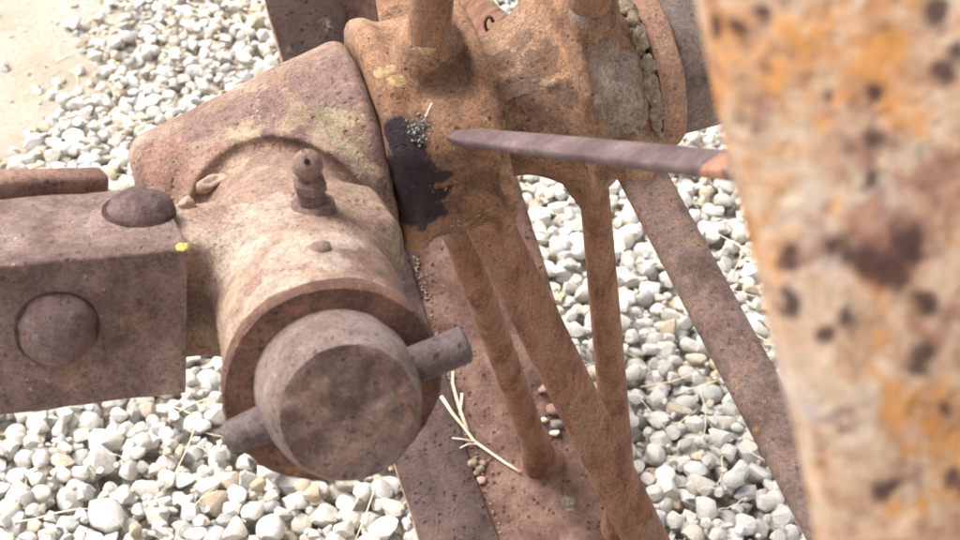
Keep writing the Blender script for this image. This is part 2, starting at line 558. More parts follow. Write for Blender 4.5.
def hub_field(p):
    t, r, th = axial(p)
    c = H
    inner = sd_cyl(p, c, A, -0.066, -0.0247, 0.0428, 0.004)
    fl = sd_cyl(p, c, A, -0.0296, -0.0247, 0.0484, 0.0009)
    fl2 = sd_cyl(p, c, A, -0.066, -0.058, 0.0455, 0.003)
    d = smin(smin(inner, fl, 0.003), fl2, 0.005)
    for tq, aq, rq in ((-14, -0.046, 0.016), (44, -0.046, 0.012)):
        d = smax(d, -(np.linalg.norm(p - P(aq, 0.0535, tq), axis=-1) - rq), 0.006)
    # barrel, waisted between the two bosses
    rr = 0.0275 + 0.0150 * np.clip((t + 0.024) / 0.032, 0, 1) ** 2.2
    bar = np.maximum((r - rr) * 0.85, np.abs(t + 0.007) - 0.022)
    d = smin(d, bar, 0.003)
    outer = sd_cyl(p, c, A, 0.0070, 0.0345, 0.0440, 0.002, 0.0322)
    of = sd_cyl(p, c, A, 0.0066, 0.0104, 0.0484, 0.0008)
    of2 = sd_cyl(p, c, A, 0.0285, 0.0345, 0.0338, 0.0018)
    d2 = smin(smin(outer, of, 0.0025), of2, 0.003)
    d2 = smax(d2, -(np.linalg.norm(p - P(0.020, 0.0525, 8), axis=-1) - 0.0155), 0.006)
    d = smin(d, d2, 0.002)
    d = smin(d, sd_cap(p, P(-0.024, 0.0280, 33), P(0.004, 0.0372, 38), 0.0010, 0.0008), 0.0025)
    for s in SPOKES:
        a, b = spoke_line(s)
        u = unit(b - a)
        big = {'round': 0.0118, 'blade': 0.0118, 'flat': 0.0098}[s[0]]
        root = 0.022 if s[1] < 0 else 0.019
        k = sd_cap(p, P(s[1], root, s[2]), P(s[1], root, s[2]) + u * 0.0262, big + 0.003, big)
        if s[0] == 'blade':
            k = sd_cap(p, P(-0.055, 0.0330, s[2] - 1), P(-0.031, 0.0340, s[2] - 1), 0.0146, 0.0158)
        k = smax(k, t + 0.0249, 0.0012) if s[1] < 0 else smax(k, 0.0068 - t, 0.0012)
        d = smin(d, k, 0.0030)
    n = vnoise(p, 130, 31) * 0.0003 + vnoise(p, 320, 32) * 0.00015 + vnoise(p, 55, 33) * 0.0006
    return d + n
hlo = H - 0.085; hhi = H + 0.085
hv, hf = surfnet(hub_field, hlo, hhi, 0.0014)
tmp = BVHTree.FromPolygons([tuple(x) for x in hv], [tuple(int(i) for i in q) for q in hf])
def marks(bvh, lst, per):
    out = []
    for px, py, r in lst:
        l, n = hit(bvh, px, py)
        if l is not None:
            out.append((l, r * per))
    return out
PXM = 0.62 / FPX
grease = marks(tmp, [(398, 140, 16), (404, 160, 18), (416, 176, 20), (425, 186, 24), (430, 203, 24), (414, 205, 18), (440, 178, 14), (404, 185, 14), (418, 195, 20), (410, 170, 18), (436, 208, 16), (394, 128, 12), (392, 135, 14), (400, 152, 16), (410, 150, 12), (410, 218, 16), (398, 170, 16), (438, 195, 18), (425, 214, 18), (402, 200, 18)], PXM)
white = marks(tmp, [(605, 75, 14), (615, 92, 16), (632, 100, 14), (622, 115, 14), (598, 100, 7), (604, 85, 6)], PXM)
yellow = marks(tmp, [(428, 45, 12), (434, 40, 8), (378, 70, 7), (395, 80, 9), (388, 66, 6)], PXM)
greyb = marks(tmp, [(600, 60, 30), (615, 90, 34), (635, 70, 26), (630, 115, 26), (610, 120, 22), (580, 10, 16)], PXM)
dark = marks(tmp, [(450, 80, 26), (462, 62, 14), (480, 180, 22), (455, 200, 12), (500, 195, 14), (505, 60, 18), (520, 90, 26), (545, 110, 28), (540, 60, 24), (565, 95, 22), (530, 135, 22), (560, 140, 18), (520, 40, 18)], PXM)  # barrel's darker brown, plus shade painted into the hollow and below the blade socket
orng = marks(tmp, [(480, 110, 26), (400, 95, 24), (440, 140, 20), (500, 150, 12), (490, 205, 16), (560, 60, 20)], PXM)
MHUB = rust('hub_rust', [(112, 84, 66), (140, 106, 82), (164, 128, 100), (164, 138, 116)], 26, (178, 124, 80), 0.38, ((214, 194, 160), 0.3), 0.35,
            stains=[(orng, (180, 130, 92), 0.38), (dark, (104, 76, 62), 0.62), (yellow, (210, 184, 130), 0.55), (greyb, (152, 134, 120), 0.75), (white, (200, 188, 174), 0.30), (grease, (42, 26, 36), 0.97)], origin=worg, bumpd=0.0013, grain=0.5, sat=0.95, gloss=True)
hub = mesh_obj('hub', hv, hf, MHUB, wheel)
hub_bvh = tmp

MRING = rust('collar_ring_rust', [(138, 104, 84), (160, 122, 98), (170, 134, 112)], 50, (186, 132, 92), 0.4, ((214, 196, 170), 0.2), 0.3)
MCAP = rust('hub_cap_rust', [(98, 84, 70), (116, 100, 90), (130, 112, 104), (140, 120, 112)], 40, (140, 104, 82), 0.25, ((212, 204, 192), 0.45), 0.3)
v, f = lathe([(0.0335, 0.0250), (0.0390, 0.0255), (0.0391, 0.0308), (0.0398, 0.0322), (0.0486, 0.0326), (0.0496, 0.0318), (0.0497, 0.0280)], H, A, 96, 0.0003)
mesh_obj('hub_ring', v, f, MRING, wheel, angle=40)
v, f = lathe([(0.0480, 0.0290), (0.0600, 0.0292), (0.0750, 0.0290), (0.0900, 0.0286), (0.0940, 0.0275), (0.0960, 0.0240), (0.0965, 0.0100)], H, A, 80, 0.0003, 8)
mesh_obj('hub_cap', v, f, MCAP, wheel, angle=50)

# cakes of dry mud between the outer boss and the ring
for i, t in enumerate(np.linspace(-24, 80, 17)):
    if i in (10,):
        continue
    c = P(0.0362 + random.uniform(-.0006, .0006), 0.0330 + random.uniform(-.0008, .0008), t + random.uniform(-2, 2))
    vv = ICO3[0].copy()
    sc = random.uniform(0.75, 1.15) * 0.0035
    tang = -np.sin(np.radians(t)) * W + np.cos(np.radians(t)) * V
    rad = np.cos(np.radians(t)) * W + np.sin(np.radians(t)) * V
    q = (vv[:, :1] * A * 0.85 + vv[:, 1:2] * tang * 1.15 + vv[:, 2:] * rad * 1.0) * sc
    q = q * (1 + 0.40 * vnoise(vv + i * 7.3, 1.9, 5) + 0.22 * vnoise(vv + i * 3.1, 4.1, 6) + 0.12 * vnoise(vv + i, 9.0, 7))[:, None]
    mesh_obj('mud_clod', q + c, ICO3[1], MCLOD, wheel)

# rim: one rolled band with a raised wing, a gutter and a crowned middle
def build_rim():
    prof = [(-0.0662, 0.4322), (-0.0652, 0.4330), (-0.05, 0.4331), (-0.02, 0.4331), (0.02, 0.4331), (0.05, 0.4331), (0.0622, 0.4330), (0.0630, 0.4320),
            (0.0630, 0.4255), (0.0620, 0.4246), (0.0590, 0.4248), (0.0540, 0.4264), (0.0490, 0.4272), (0.0400, 0.4268), (0.0300, 0.4248), (0.0220, 0.4240), (0.0140, 0.4247), (0.0040, 0.4266), (-0.0080, 0.4280), (-0.0160, 0.4284),
            (-0.0192, 0.4280), (-0.0196, 0.4258), (-0.0205, 0.4249), (-0.0300, 0.4246), (-0.0500, 0.4247), (-0.0647, 0.4249), (-0.0660, 0.4257)]
    prof = np.array(prof)
    ts = np.concatenate([np.arange(-180, 5, 0.75), np.arange(5, 45, 0.4), np.arange(45, 180, 1.5)])
    n, m = len(ts), len(prof)
    a = np.tile(prof[:, 0], n); r = np.tile(prof[:, 1], n); t = np.repeat(ts, m)
    pos = H + a[:, None] * A + r[:, None] * (np.cos(np.radians(t))[:, None] * W + np.sin(np.radians(t))[:, None] * V)
    nr = 0.0009 * vnoise(pos, 28, 41) + 0.0005 * vnoise(pos, 110, 42)
    na = 0.0012 * vnoise(pos, 22, 43) + 0.0005 * vnoise(pos, 120, 44)
    pos = pos + nr[:, None] * (np.cos(np.radians(t))[:, None] * W + np.sin(np.radians(t))[:, None] * V) + na[:, None] * A
    f = []
    for i in range(n):
        k = (i + 1) % n
        for j in range(m):
            l = (j + 1) % m
            f.append((i * m + j, i * m + l, k * m + l, k * m + j))
    return pos, f
rv, rf = build_rim()
rim_bvh = BVHTree.FromPolygons([tuple(x) for x in rv], [tuple(q) for q in rf])
PXN = 0.22 / FPX
dspots = marks(rim_bvh, [(715, 27, 15), (741, 32, 12), (745, 45, 9), (763, 8, 10), (826, 92, 7), (873, 92, 13), (880, 140, 17), (874, 180, 15), (790, 248, 13), (794, 262, 11), (788, 303, 14), (848, 316, 14), (826, 333, 11),
                         (870, 262, 22), (888, 268, 26), (905, 245, 20), (900, 285, 18), (835, 245, 17), (850, 258, 15), (923, 305, 15), (925, 350, 17), (918, 362, 13), (946, 72, 17), (942, 410, 10), (885, 490, 16), (960, 55, 14), (935, 12, 16), (955, 480, 14), (700, 75, 6)], PXN)
ospots = marks(rim_bvh, [(880, 60, 26), (850, 85, 20), (905, 90, 22), (830, 10, 18), (846, 205, 16), (850, 225, 14), (880, 385, 18), (893, 400, 22), (905, 440, 20), (908, 505, 18), (790, 30, 22), (780, 75, 20), (830, 130, 18), (925, 130, 20), (880, 325, 16)], PXN)
rspots = marks(rim_bvh, [(815, 235, 26), (830, 215, 20), (890, 240, 44), (845, 110, 16), (765, 105, 18), (832, 430, 18), (920, 185, 24), (870, 150, 26), (955, 330, 30), (895, 480, 20)], PXN)
def rim_mat():
    m = N('rim_rust')
    org = worg
    wco = m.warp(60, 0.012)
    # inside of the band: reddish brown, the left wing darker brown; outside: flaking pale orange rust
    loc = m.vec('SUBTRACT', m.co, tuple(H - org))
    ta = m.vec('DOT_PRODUCT', loc, tuple(A))
    ln = m.vec('LENGTH', loc)
    rad = m.math('SQRT', m.math('SUBTRACT', m.math('MULTIPLY', ln, ln), m.math('MULTIPLY', ta, ta)))
    n1 = m.noise(30, 6, 0.65, wco)
    n2 = m.noise(95, 8, 0.7, wco)
    n3 = m.noise(600, 5, 0.75)
    n4 = m.noise(210, 5, 0.7)
    red = m.ramp(n1, [(0.34, lin(88, 66, 58, K)), (0.46, lin(116, 88, 77, K)), (0.57, lin(140, 110, 96, K)), (0.68, lin(156, 132, 116, K))])
    red = m.mix(m.rng(n2, 0.58, 0.74, 0, 0.75), red, lin(156, 106, 80, K))
    wing = m.ramp(n1, [(0.34, lin(78, 62, 58, K)), (0.5, lin(98, 80, 74, K)), (0.66, lin(116, 96, 88, K))])
    wing = m.mix(m.rng(n2, 0.62, 0.74, 0, 0.6), wing, lin(134, 94, 74, K))
    ins = m.mix(m.rng(m.math('ADD', ta, m.math('MULTIPLY', n4, 0.002)), -0.0195, -0.0185), wing, red)
    d, c = m.voro(330, m.warp(420, 0.0028))
    sep = m.t.nodes.new('ShaderNodeSeparateColor'); m.link(c, sep.inputs[0])
    pm = m.math('MULTIPLY', m.rng(d, 0.55, 0.12), m.rng(m.math('ADD', m.math('MULTIPLY', sep.outputs[0], 0.7), n2), 0.98, 1.14))
    ins = m.mix(m.math('MULTIPLY', pm, 0.75), ins, lin(66, 42, 38, K))
    d2, c2 = m.voro(46, wco)
    sp2 = m.t.nodes.new('ShaderNodeSeparateColor'); m.link(c2, sp2.inputs[0])
    lich = m.math('MULTIPLY', m.rng(m.math('ADD', d2, m.math('MULTIPLY', n4, 0.3)), 0.42, 0.3), m.rng(m.math('ADD', sp2.outputs[0], m.math('MULTIPLY', n4, 0.3)), 1.10, 1.13))
    ins = m.mix(m.math('MULTIPLY', m.math('MULTIPLY', lich, m.rng(n4, 0.42, 0.56)), 0.75), ins, lin(176, 168, 152, K))
    o1 = m.noise(75, 8, 0.72, wco)
    out = m.ramp(o1, [(0.30, lin(146, 100, 80, 0.95)), (0.40, lin(184, 142, 114, 0.92)), (0.48, lin(208, 172, 142, 0.92)), (0.57, lin(222, 198, 174, 0.92)), (0.68, lin(202, 184, 174, 0.92))])
    out = m.mix(m.rng(m.noise(60, 8, 0.72, wco), 0.50, 0.63, 0, 0.78), out, lin(214, 148, 84, 0.9))
    out = m.mix(m.rng(m.noise(130, 8, 0.75, wco), 0.52, 0.66, 0, 0.8), out, lin(156, 104, 82, 0.9))
    for pts, cc, am, wr in ((ospots, lin(220, 152, 82, 0.9), 0.8, 0.016), (rspots, lin(158, 112, 98, 0.9), 0.75, 0.016), (dspots, lin(78, 52, 50, 0.9), 0.9, 0.0055)):
        wc = m.warp(210, wr)
        out = m.mix(m.math('MULTIPLY', m.spots([(p - org, r) for p, r in pts], wc, (1.3, 0.4)), am), out, cc)
    side = m.math('MULTIPLY', m.rng(ta, -0.0642, -0.0648), m.rng(rad, 0.4252, 0.4262))
    col = m.mix(m.math('MAXIMUM', side, m.rng(rad, 0.4295, 0.4305, 0, 1, False)), ins, out)
    g = m.math('ADD', m.rng(n3, 0.25, 0.75, 0.75, 1.25, False), m.rng(n4, 0.3, 0.7, -0.2, 0.2, False))
    gc = m.t.nodes.new('ShaderNodeCombineColor')
    for i in range(3): m.link(g, gc.inputs[i])
    col = m.mix(1.0, col, gc.outputs[0], 'MULTIPLY')
    m.link(col, m.b.inputs['Base Color'])
    m.b.inputs['Roughness'].default_value = 0.85
    m.b.inputs['Specular IOR Level'].default_value = 0.25
    m.bump(m.math('SUBTRACT', m.math('ADD', m.math('MULTIPLY', n3, 1.0), m.math('ADD', n4, n2)), pm), 0.0013, 1.0)
    return m.m
rim = mesh_obj('rim', rv, rf, rim_mat(), wheel, angle=50)

for i, s in enumerate(SPOKES):
    a, b = spoke_line(s)
    n = 150
    tt = np.linspace(0, 1, n)
    pts = line(a, b, n)
    wid = s[5] + (s[6] - s[5]) * tt
    thk = s[7] + (s[8] - s[7]) * tt
    mid = (a + b) / 2
    view = unit(CP - mid)
    if s[0] == 'round':
        fl = np.clip((tt - 0.86) / 0.14, 0, 1) ** 2
        wid = wid * (1 + 0.55 * fl); thk = thk * (1 + 0.45 * fl)
        v, f = sweep(pts, wid, thk, view, 28, 2.3, True, 0.0, 60 + i)
        mat = MSPK
    elif s[0] == 'flat':
        face = view if i != 6 else unit(view + 0.25 * A)
        v, f = sweep(pts, wid, thk, face, 32, 2.8, True, 0.0, 60 + i)
        mat = MSPKD if i == 6 else MSPK
    else:
        face = unit(0.62 * view + np.array([-0.05, 0, 0.75]))
        tip = np.clip((tt - 0.035) / 0.075, 0, 1)
        wid = wid * (0.35 + 0.65 * tip ** 0.6); thk = thk * (0.6 + 0.4 * tip)
        v, f = sweep(pts, wid, thk, face, 32, 4.0, True, 0.00012, 60 + i)
        mat = MBLADE
    mesh_obj('spoke', v, f, mat, wheel, angle=60)

# ------------------------------------------------------------------ steering knuckle (cone-shaped housing + collar)
PA = unit([0.263, -0.930, 0.178])            # collar and pin axis, pointing out of the collar
PW = U(331, 378, 0.500)                      # washer centre
KC = U(288, 240, 0.597)                      # where the collar leaves the housing
CA = unit(PW - KC)
COLL = np.linalg.norm(PW - KC)
BD = unit([0.93, 0.34, -0.13])               # beam direction
vv_ = unit(CP - U(150, 270, 0.53)); vv_ = unit(vv_ - (vv_ @ BD) * BD)
up_ = unit(np.cross(BD, vv_)); up_ = up_ if up_[2] > 0 else -up_
ang = math.radians(29)
BN = unit(math.cos(ang) * vv_ - math.sin(ang) * up_)      # normal of the beam's front face
BT = unit(np.cross(BD, BN)); BT = BT if BT[2] > 0 else -BT
BEDGE = U(187, 249, 0.520)                   # front top edge at the beam's end
BH = 0.054; BW = 0.046
knuckle = thing('steering_knuckle', 'cast iron steering knuckle with round collar and cone-shaped housing against the wheel hub', 'axle joint', KC - np.array([0, 0, 0.05]))
korg = world_loc(knuckle)
HC = H - 0.007 * V
BEAD_C = KC + CA * 0.004
TEN = BEDGE + BD * 0.030 - BT * (BH * 0.5) - BN * (BW * 0.5 + 0.004)
def cone_field(p):
    return sd_cyl(p, HC, A, -0.158, -0.0675, 0.0285, 0.0075, 0.0478)
CE1 = unit(np.cross(CA, [0, 0, 1])); CE2 = np.cross(CE1, CA)
# the raised lip round the collar: where it runs on the housing, measured as distance from the collar axis
LIP = []
for bx, by in ((198, 172), (212, 156), (231, 143), (250, 136), (270, 132), (290, 133), (308, 138), (324, 146), (337, 155), (350, 166), (361, 179), (370, 196), (375, 213), (377, 225), (376, 240)):
    dr = unit(U(bx, by, 1) - CP); tq = 0.4
    for _ in range(200):
        tq += 0.8 * float(cone_field((CP + dr * tq)[None])[0])
        if tq > 1: break
    q_ = CP + dr * tq - KC
    if tq > 0.9: continue
    LIP.append((math.atan2(q_ @ CE2, q_ @ CE1), math.hypot(q_ @ CE1, q_ @ CE2)))
LIP.sort()
print('lip', [(round(math.degrees(a)), round(r, 4)) for a, r in LIP])
LIPA, LIPR = np.array([a for a, r in LIP]), np.array([r for a, r in LIP])
def knuckle_field(p):
    # housing: cone along the axle, blunt on the left
    cone = sd_cyl(p, HC, A, -0.158, -0.0675, 0.0285, 0.0075, 0.0478)
    d = cone
    q = p - KC
    al = q @ CA
    rho = np.linalg.norm(q - al[..., None] * CA, axis=-1)
    front = np.clip((al + 0.03) / 0.02, 0, 1)
    phi = np.arctan2(q @ CE2, q @ CE1)
    r0 = np.interp(phi, LIPA, LIPR)
    inside = np.clip((r0 + 0.001 - rho) / 0.003, 0, 1)
    d = cone - front * (0.0042 * np.exp(-((rho - r0) / 0.0021) ** 2) - 0.0022 * np.exp(-((rho - r0 - 0.0056) / 0.0024) ** 2) - 0.0012 * inside)
    col = sd_cyl(p, KC, CA, -0.03, COLL - 0.002, 0.0292, 0.002, 0.0312)
    d = smin(d, col, 0.003)
    ten = sd_box(p, TEN, (BD, BT, BN), (0.045, BH * 0.5 - 0.0040, BW * 0.5 - 0.0085), 0.004)
    d = smin(d, ten, 0.012)
    n = vnoise(p, 50, 51) * 0.0008 + vnoise(p, 150, 52) * 0.0002 + vnoise(p, 360, 53) * 0.0001
    return d + n
pts_ = np.array([P(-0.16, 0.06, t) for t in range(0, 360, 30)] + [P(-0.06, 0.06, t) for t in range(0, 360, 30)] + [PW + 0.04 * unit(x) for x in ((1, 0, 0), (-1, 0, 0), (0, 0, 1), (0, 0, -1), (0, 1, 0), (0, -1, 0))] + [TEN - 0.06 * BD, TEN - BT * 0.045, TEN + BT * .04])
kv, kf = surfnet(knuckle_field, pts_.min(0) - 0.006, pts_.max(0) + 0.006, 0.0014)
kb = BVHTree.FromPolygons([tuple(x) for x in kv], [tuple(int(i) for i in q) for q in kf])
green = marks(kb, [(328, 118, 20), (340, 105, 12), (352, 150, 14), (362, 195, 14), (352, 172, 10), (395, 255, 14), (398, 235, 8)], PXM)
yel = marks(kb, [(245, 130, 26), (290, 118, 26), (320, 140, 18), (372, 175, 10), (340, 125, 22), (235, 165, 16), (255, 172, 16), (360, 120, 8), (378, 205, 10), (388, 240, 12), (250, 330, 30), (230, 300, 26), (215, 340, 20)], PXM)
pale = marks(kb, [(260, 215, 46), (240, 250, 40), (300, 250, 40), (340, 240, 24), (270, 290, 36), (330, 260, 24)], PXM)
redd = marks(kb, [(155, 165, 26), (175, 145, 24), (180, 180, 20), (215, 155, 16), (160, 185, 16)], PXM)
purp = marks(kb, [(350, 70, 24), (375, 120, 18), (330, 65, 20), (300, 80, 20), (395, 180, 16), (365, 95, 14), (270, 95, 16), (305, 138, 12), (340, 160, 10), (270, 133, 10), (366, 185, 10), (235, 110, 26), (200, 125, 24), (270, 110, 22), (320, 90, 26), (382, 150, 20), (398, 215, 16), (402, 250, 14), (345, 100, 18)], PXM)
MKN = rust('knuckle_rust', [(108, 84, 74), (138, 110, 96), (160, 134, 116), (176, 154, 136)], 22, (158, 114, 84), 0.32, ((206, 188, 158), 0.22), 0.18,
           stains=[(pale, (188, 168, 152), 0.55), (yel, (182, 160, 128), 0.42), (green, (152, 148, 112), 0.4), (redd, (146, 100, 84), 0.5), (purp, (124, 96, 90), 0.75)], origin=korg, bumpd=0.0011, grain=0.46)
kn = mesh_obj('knuckle_body', kv, kf, MKN, knuckle)

# grease nipple on top of the collar
gl, gn = hit(kb, 313, 207)
gax = unit(np.array([-0.045, -0.05, 1.0]))
MNIP = rust('grease_nipple_rust', [(86, 66, 60), (112, 88, 80), (132, 108, 98)], 60, (140, 100, 80), 0.3, None, 0.3, bumpd=0.0004)
nip = None
s_ = 1.0
v, f = lathe([(-0.004, 0.0078), (0.0010, 0.0074), (0.0020, 0.0062), (0.0026, 0.0046)], gl, gax, 28, 0.0003)
nip = mesh_obj('grease_fitting', v, f, MNIP, knuckle)
nv = [(0.0022, 0.0046)]
for k in range(4):
    z0 = 0.0028 + k * 0.0011
    nv += [(z0, 0.0041), (z0 + 0.0004, 0.0047), (z0 + 0.0008, 0.0041)]
v, f = lathe(nv, gl, gax, 24)
mesh_obj('thread', v, f, MNIP, nip)
hexv, hexf = [], []
e1 = unit(np.cross(gax, [1, 0.3, 0])); e2 = np.cross(gax, e1)
prof = [(0.0068, 0.0050), (0.0075, 0.0057), (0.0106, 0.0057), (0.0114, 0.0050), (0.0120, 0.0036)]
for l, r in prof:
    for j in range(6):
        t = math.pi / 3 * j
        hexv.append(gl + gax * l + r * (math.cos(t) * e1 + math.sin(t) * e2))
for i in range(len(prof) - 1):
    for j in range(6):
        k = (j + 1) % 6
        hexf.append((i * 6 + j, i * 6 + k, (i + 1) * 6 + k, (i + 1) * 6 + j))
hexf += [tuple(range(6))[::-1], tuple(range(24, 30))]
mesh_obj('hex_collar', hexv, hexf, MNIP, nip, angle=25)
ball = [(0.0115, 0.0040)] + [(0.0168 + 0.0053 * math.sin(t), 0.0051 * math.cos(t)) for t in np.linspace(-0.95, 1.25, 12)] + [(0.0224, 0.0012), (0.0212, 0.0008)]
v, f = lathe(ball, gl, unit(gax + 0.0 * CA), 28)
bl = mesh_obj('ball_head', v, f, MNIP, nip)
c_ = gl + gax * 0.0168
dd_ = unit(unit(CP - c_) * 0.75 + gax * 0.25)
v, f = lathe([(0.0045, 0.0010), (0.0054, 0.0010), (0.00545, 0.0005)], c_, dd_, 12)
mesh_obj('oil_hole', v, f, plain('dark_oil', (40, 24, 22)), bl)
# small lump lower on the collar
l2, n2_ = hit(kb, 320, 248)
vv = ICO2[0] * 0.0034 * (1 + 0.3 * vnoise(ICO2[0], 2.2, 9))[:, None]
vv[:, 2] *= 0.5
mesh_obj('weld_lump', vv + l2, ICO2[1], MNIP, knuckle)

# ------------------------------------------------------------------ pivot pin with washer and cross pin
pin = thing('pivot_pin', 'thick round rusty pivot pin end with washer and cross pin through it', 'pin', PW - np.array([0, 0, 0.033]))
PFACE = U(350, 413, 0.4655)
PX = unit(PFACE - PW)
v, f = lathe([(-0.0005, 0.0200), (-0.0005, 0.0322), (0.0008, 0.0332), (0.0052, 0.0333), (0.0064, 0.0325), (0.0064, 0.0200)], PW - CA * 0.001, unit(CA + 0.0 * PX), 96, 0.0006, 15)
mesh_obj('washer', v, f, MWASH, pin, angle=40)
PL = np.linalg.norm(PFACE - PW)
vs, fs = [], []
seg = 90
e1 = unit(np.cross(PX, [0, 0, 1])); e2 = np.cross(PX, e1)
rings = [(-0.02, 0.0240), (0.004, 0.0240), (0.010, 0.0239), (0.018, 0.0236), (PL - 0.0110, 0.0230), (PL - 0.0050, 0.0219), (PL - 0.0018, 0.0208), (PL - 0.0004, 0.0198)]
for l, r in rings:
    for j in range(seg):
        t = 2 * math.pi * j / seg
        vs.append(PW + PX * l + r * (math.cos(t) * e1 + math.sin(t) * e2))
vs = np.array(vs)
vs += (unit(np.array([1, 1, 1])) * 0) + 0.0009 * vnoise(vs, 150, 71)[:, None] * np.array([0.6, -0.5, 0.6])
fs = [(i * seg + j, i * seg + (j + 1) % seg, (i + 1) * seg + (j + 1) % seg, (i + 1) * seg + j) for i in range(len(rings) - 1) for j in range(seg)]
sh = mesh_obj('shaft', vs, fs, MSHAFT, pin, angle=50)
# worn end face: an uneven disc
ev, ef = [], []
last = vs[-seg:]
cen = last.mean(0)
nr = 14
for i in range(nr):
    k = 1 - i / nr
    for j in range(seg):
        q = cen + (last[j] - cen) * k
        edge = min(1.0, (1 - k) / 0.12)
        q = q + PX * (0.0005 * min(1, (1 - k) * 8) + edge * (0.0010 * vnoise(q[None], 75, 72)[0] + 0.0006 * vnoise(q[None], 260, 73)[0]))
        ev.append(q)
ev.append(cen + PX * 0.0005)
ef = [(i * seg + j, i * seg + (j + 1) % seg, (i + 1) * seg + (j + 1) % seg, (i + 1) * seg + j) for i in range(nr - 1) for j in range(seg)]
ef += [((nr - 1) * seg + j, (nr - 1) * seg + (j + 1) % seg, nr * seg) for j in range(seg)]
mesh_obj('end_face', ev, ef, MPIN, sh)
# cross pin
MCROSS = rust('cross_pin_steel', [(80, 66, 66), (98, 84, 84), (118, 104, 104)], 60, (120, 84, 70), 0.25, None, 0.4)
cdirn = U(487, 349, 0.482) - U(228, 437, 0.482)
cdirn = unit(cdirn - (cdirn @ PX) * PX)
cc = PW + PX * (PL * 0.47)
n = 16
pl = line(cc - cdirn * 0.0358, cc + cdirn * 0.0405, n)
wd = np.full(n, 0.0114); wd[0] = 0.0066; wd[1] = 0.0098; wd[-1] = 0.0088
pl[1] = pl[0] + cdirn * 0.0020; pl[-2] = pl[-1] - cdirn * 0.0010
v, f = sweep(pl, wd, wd, PX, 24, 2.0, True, 0.0003, 75)
mesh_obj('cross_pin', v, f, MCROSS, pin, angle=50)

# ------------------------------------------------------------------ axle beam with rivets
beam = thing('axle_beam', 'square rusty iron axle beam with domed rivets joined to the knuckle', 'beam', BEDGE - BT * BH - BN * (BW / 2))
def bar_box(p0, p1, ux, uy, hx, hy, nl, bev, rough, seed):
    "bevelled, slightly uneven bar from p0 to p1"
    sect = []
    for sx, sy in ((1, 1), (-1, 1), (-1, -1), (1, -1)):
        for k in range(4):
            t = {(1, 1): 0, (-1, 1): 90, (-1, -1): 180, (1, -1): 270}[(sx, sy)] + 30 * k
            sect.append((sx * (hx - bev) + bev * math.cos(math.radians(t)), sy * (hy - bev) + bev * math.sin(math.radians(t))))
    # subdivide the flats
    full = []
    for i in range(len(sect)):
        a, b = np.array(sect[i]), np.array(sect[(i + 1) % len(sect)])
        k = max(1, int(np.linalg.norm(b - a) / 0.004))
        for q in range(k):
            full.append(a + (b - a) * q / k)
    full = np.array(full)
    m = len(full)
    pts = line(p0, p1, nl)
    v = (pts[:, None, :] + full[None, :, :1] * ux + full[None, :, 1:] * uy).reshape(-1, 3)
    rd = (full[:, :1] * ux + full[:, 1:] * uy); rd = rd / np.linalg.norm(rd, axis=1, keepdims=True)
    v = v + np.tile(rd, (nl, 1)) * (rough * (vnoise(v, 70, seed) + 0.6 * vnoise(v, 220, seed + 1)))[:, None]
    f = [(i * m + j, i * m + (j + 1) % m, (i + 1) * m + (j + 1) % m, (i + 1) * m + j) for i in range(nl - 1) for j in range(m)]
    f += [tuple(range(m))[::-1], tuple(range((nl - 1) * m, nl * m))]
    return v, f
bc = BEDGE - BT * (BH / 2) - BN * (BW / 2)
v, f = bar_box(bc - BD * 0.75, bc, BT, BN, BH / 2, BW / 2, 240, 0.0011, 0.0004, 81)
bar = mesh_obj('bar', v, f, MBEAM, beam, angle=50)
bb = bvh_of(bar)
MRRING = rust('dark_seam_rust', [(52, 36, 32), (72, 52, 46), (92, 68, 58)], 90, (120, 78, 58), 0.3, None, 0.3)
def rivet(px, py, r, h, dirn, squash=1.0):
    l, n = hit(bb, px, py)
    prof = [(-0.002, r)] + [(h * math.sin(t), r * math.cos(t) ** 0.8) for t in np.linspace(0, 1.5, 14)]
    v, f = lathe(prof, l, dirn, 48, 0.0009, int(px))
    rv_ = mesh_obj('rivet', v, f, MRIVET, beam)
    v, f = lathe([(-0.001, r * 1.10), (0.0004, r * 1.09), (0.0008, r * 1.02), (0.0008, r * 0.9)], l, dirn, 48, 0.0004, int(px) + 3)
    mesh_obj('rust_ring', v, f, MRRING, rv_)
    return rv_
rivet(139, 211, 0.0110, 0.0074, BT)
rivet(57, 328, 0.0121, 0.0105, BN)
for k, (du) in enumerate((0.16, 0.30)):
    for dirn, off, r in ((BT, bc + BT * (BH / 2), 0.0113), (BN, bc + BN * (BW / 2), 0.0128)):
        v, f = lathe([(-0.002, r)] + [(0.007 * math.sin(t), r * math.cos(t)) for t in np.linspace(0, 1.5, 12)], off - BD * (du + 0.035), dirn, 40, 0.0006, 5)
        mesh_obj('rivet', v, f, MRIVET, beam)

# rod lying along the back of the beam
RB = U(104, 182, 0.569); 
rd0 = U(0, 185, 0.549) 
rdir = unit(RB - rd0)
n = 40
pts = line(RB - rdir * 0.70, RB, n)
wd = np.full(n, 0.0086)
pts[-2] = pts[-1] - rdir * 0.0012; wd[-1] = 0.0066
v, f = sweep(pts, wd * 1.25, wd, BT, 24, 3.4, True, 0.0004, 91)
tag(mesh_obj('iron_strip', v, f, MROD, None, angle=60), 'narrow reddish iron strip with rounded end lying along the back of the axle beam', 'strip')

